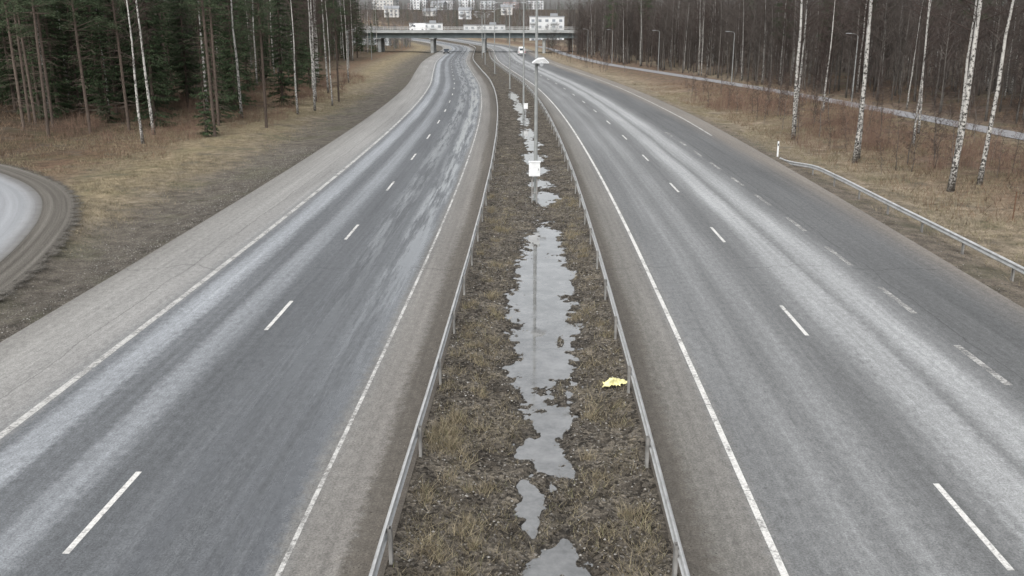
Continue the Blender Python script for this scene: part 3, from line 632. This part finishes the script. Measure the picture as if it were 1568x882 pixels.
def put(name,me,x,y,s=1.,parent=None,dz=0,tilt=1.2):
    o=bpy.data.objects.new(name,me);o.location=(x,y,gz1(x,y)+dz);o.rotation_euler=(R(rng.uniform(-tilt,tilt)),R(rng.uniform(-tilt,tilt)),rng.uniform(0,6.283));o.scale=(s,s,s*rng.uniform(.95,1.08));return link(o,parent)
for x,y,q,s in((-28.3,70.8,1,.95),(-29.6,76.5,0,.95),(-26.5,91.5,0,1),(-21.9,95.2,1,.95),(-21.2,100.5,0,.9),(-20.6,107,1,.8),(-31,95,2,1),(-24.5,125,0,1),(-26,150,1,1),(-23.5,112,1,1),(-28,132,1,.9),(-29.5,142,0,.9)):
    put('birch_tree',BIR[q],x,y,s)
for x,y,q in((-21.8,82.5,0),(-24.2,75.5,1),(-33,80,0),(-37,74,1),(-26.5,84,1),(-41,78,0),(-20.9,113,0),(-29.,88,0),(-35,77,0),(-43,83,1),(-39.5,80,1)): put('pine_tree',PIN[q],x,y,.9)
put('spruce_tree',SMALL,-24.9,75.6,.95);put('spruce_tree',SMALL,-46,79,1.1)
for x,y,q,s in((-31.5,82,0,1),(-34.5,90,1,1),(-29,98,0,1),(-25.5,104,2,1.1),(-38,86,1,1),(-44,92,0,1),(-27,118,1,1),(-29,135,0,1),(-35,101,1,1),(-27.5,87,2,1.05)): put('spruce_tree',SPR[q],x,y,s)
for x,y,q,s in((22.8,75.1,2,1.05),(23.3,76.4,1,.9),(23.1,61.8,2,1.08),(23.9,63.5,1,.85),(33.9,77.5,1,.95),(24.2,50.2,2,1.1),(24.9,51.6,0,.8),(26.3,51.3,0,.95),(32,96,1,.9),(30,69,1,.75)):
    put('birch_tree',BIR[q],x,y,s,tilt=1.8)
fl=empty('conifer_forest')
for _ in range(850):
    y=rng.uniform(80,330);u=-rng.uniform(27,95);x=float(cc(y))+u
    if y<100 and u>-36: continue
    if u>-29-2.5*math.sin(y*.07)-(6 if y>150 else 0): continue
    if rng.random()<.25+.35*(u<-60): continue
    t=rng.random();bz=.22 if u>-42 else 0
    if t<.5-bz: put('spruce',SPR[int(rng.integers(3))],x,y,rng.uniform(.7,1.15),fl)
    elif t<.7-bz: put('pine',PIN[int(rng.integers(2))],x,y,rng.uniform(.8,1.1),fl)
    elif t<.84-bz*.5: put('birch',BIR[int(rng.integers(3))],x,y,rng.uniform(.75,1.),fl)
    else: put('bare_tree',BAR[int(rng.integers(4))],x,y,rng.uniform(.7,1.),fl)
for _ in range(120):
    y=rng.uniform(79,110);x=-rng.uniform(36,110)
    put('spruce',SPR[int(rng.integers(3))] if rng.random()<.5 else PIN[int(rng.integers(2))],x,y+rng.uniform(0,6),rng.uniform(.7,1.05),fl)
fr=empty('bare_deciduous_forest')
for _ in range(1150):
    y=rng.uniform(50,335);pu=float(pathu(y));u=pu+3.2+abs(rng.normal()*22);x=float(cc(y))+u
    if u>115: continue
    t=rng.random()
    if t<.76: put('bare_tree',BAR[int(rng.integers(4))],x,y,rng.uniform(.65,1.1),fr)
    elif t<.88: put('birch',BIR[int(rng.integers(3))],x,y,rng.uniform(.6,.9),fr)
    elif t<.91: put('pine',PIN[int(rng.integers(2))],x,y,rng.uniform(.7,.95),fr)
    else: put('sapling',SAP[int(rng.integers(2))],x,y,1.,fr)
for _ in range(40):
    y=rng.uniform(180,330);u=rng.uniform(21.5,float(pathu(y))-2) if pathu(y)>24 else 22;put('sapling',SAP[int(rng.integers(2))],float(cc(y))+u,y,1.,fr)
sh=empty('shrub_thicket')
for _ in range(460):
    y=rng.uniform(42,125);u=rng.uniform(20.5,38.5);x=float(cc(y))+u
    if abs(u-float(pathu(y)))<2.2 or float(vn(x*.22,y*.16,77))<-.04: continue
    put('shrub',SHR[int(rng.integers(3))],x,y,rng.uniform(.6,1.15),sh)
for _ in range(75):
    y=rng.uniform(50,125);u=rng.uniform(21,37);x=float(cc(y))+u
    if abs(u-float(pathu(y)))<2.2: continue
    put('sapling',SAP[int(rng.integers(2))],x,y,rng.uniform(.5,.9),sh)
for _ in range(330):
    y=rng.uniform(70,170);u=-rng.uniform(22.5,40);x=float(cc(y))+u
    if u>-26 and y<80: continue
    put('shrub',SHR[int(rng.integers(3))],x,y,rng.uniform(.4,1.),sh)
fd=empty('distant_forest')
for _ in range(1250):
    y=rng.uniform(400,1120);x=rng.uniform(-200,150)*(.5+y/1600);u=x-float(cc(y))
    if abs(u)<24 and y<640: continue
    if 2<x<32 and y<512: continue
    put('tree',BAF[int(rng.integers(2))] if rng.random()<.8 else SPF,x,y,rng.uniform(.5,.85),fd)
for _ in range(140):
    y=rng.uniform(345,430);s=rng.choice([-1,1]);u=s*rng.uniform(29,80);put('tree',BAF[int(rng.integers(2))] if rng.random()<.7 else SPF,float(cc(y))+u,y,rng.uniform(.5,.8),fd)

# ------------------------------------------------------------ light, sky
w=bpy.data.worlds.new('World');scene.world=w;w.use_nodes=True;nt=w.node_tree;bg=nt.nodes['Background']
sk=nt.nodes.new('ShaderNodeTexSky');sk.sky_type='NISHITA';sk.sun_disc=False;sk.sun_elevation=R(48);sk.sun_rotation=R(200);sk.dust_density=4;sk.air_density=1.2
hs=nt.nodes.new('ShaderNodeHueSaturation');hs.inputs['Saturation'].default_value=.2;hs.inputs['Value'].default_value=1.6
nt.links.new(sk.outputs[0],hs.inputs['Color']);nt.links.new(hs.outputs[0],bg.inputs['Color']);bg.inputs['Strength'].default_value=.15
sl=bpy.data.lights.new('sun','SUN');sl.energy=1.3;sl.angle=R(50);sl.color=(1,.985,.96)
so=bpy.data.objects.new('sun',sl);so.rotation_euler=(R(42),0,R(-20));link(so)
cam=bpy.data.cameras.new('camera');cam.lens=32.35;cam.sensor_width=36;cam.clip_end=5000;cam.clip_start=.1
co=bpy.data.objects.new('camera',cam);co.location=(0,0,8.66);co.rotation_euler=(R(90-15.9),0,0);link(co);scene.camera=co
scene.view_settings.view_transform='Standard';scene.view_settings.look='None';scene.view_settings.exposure=0
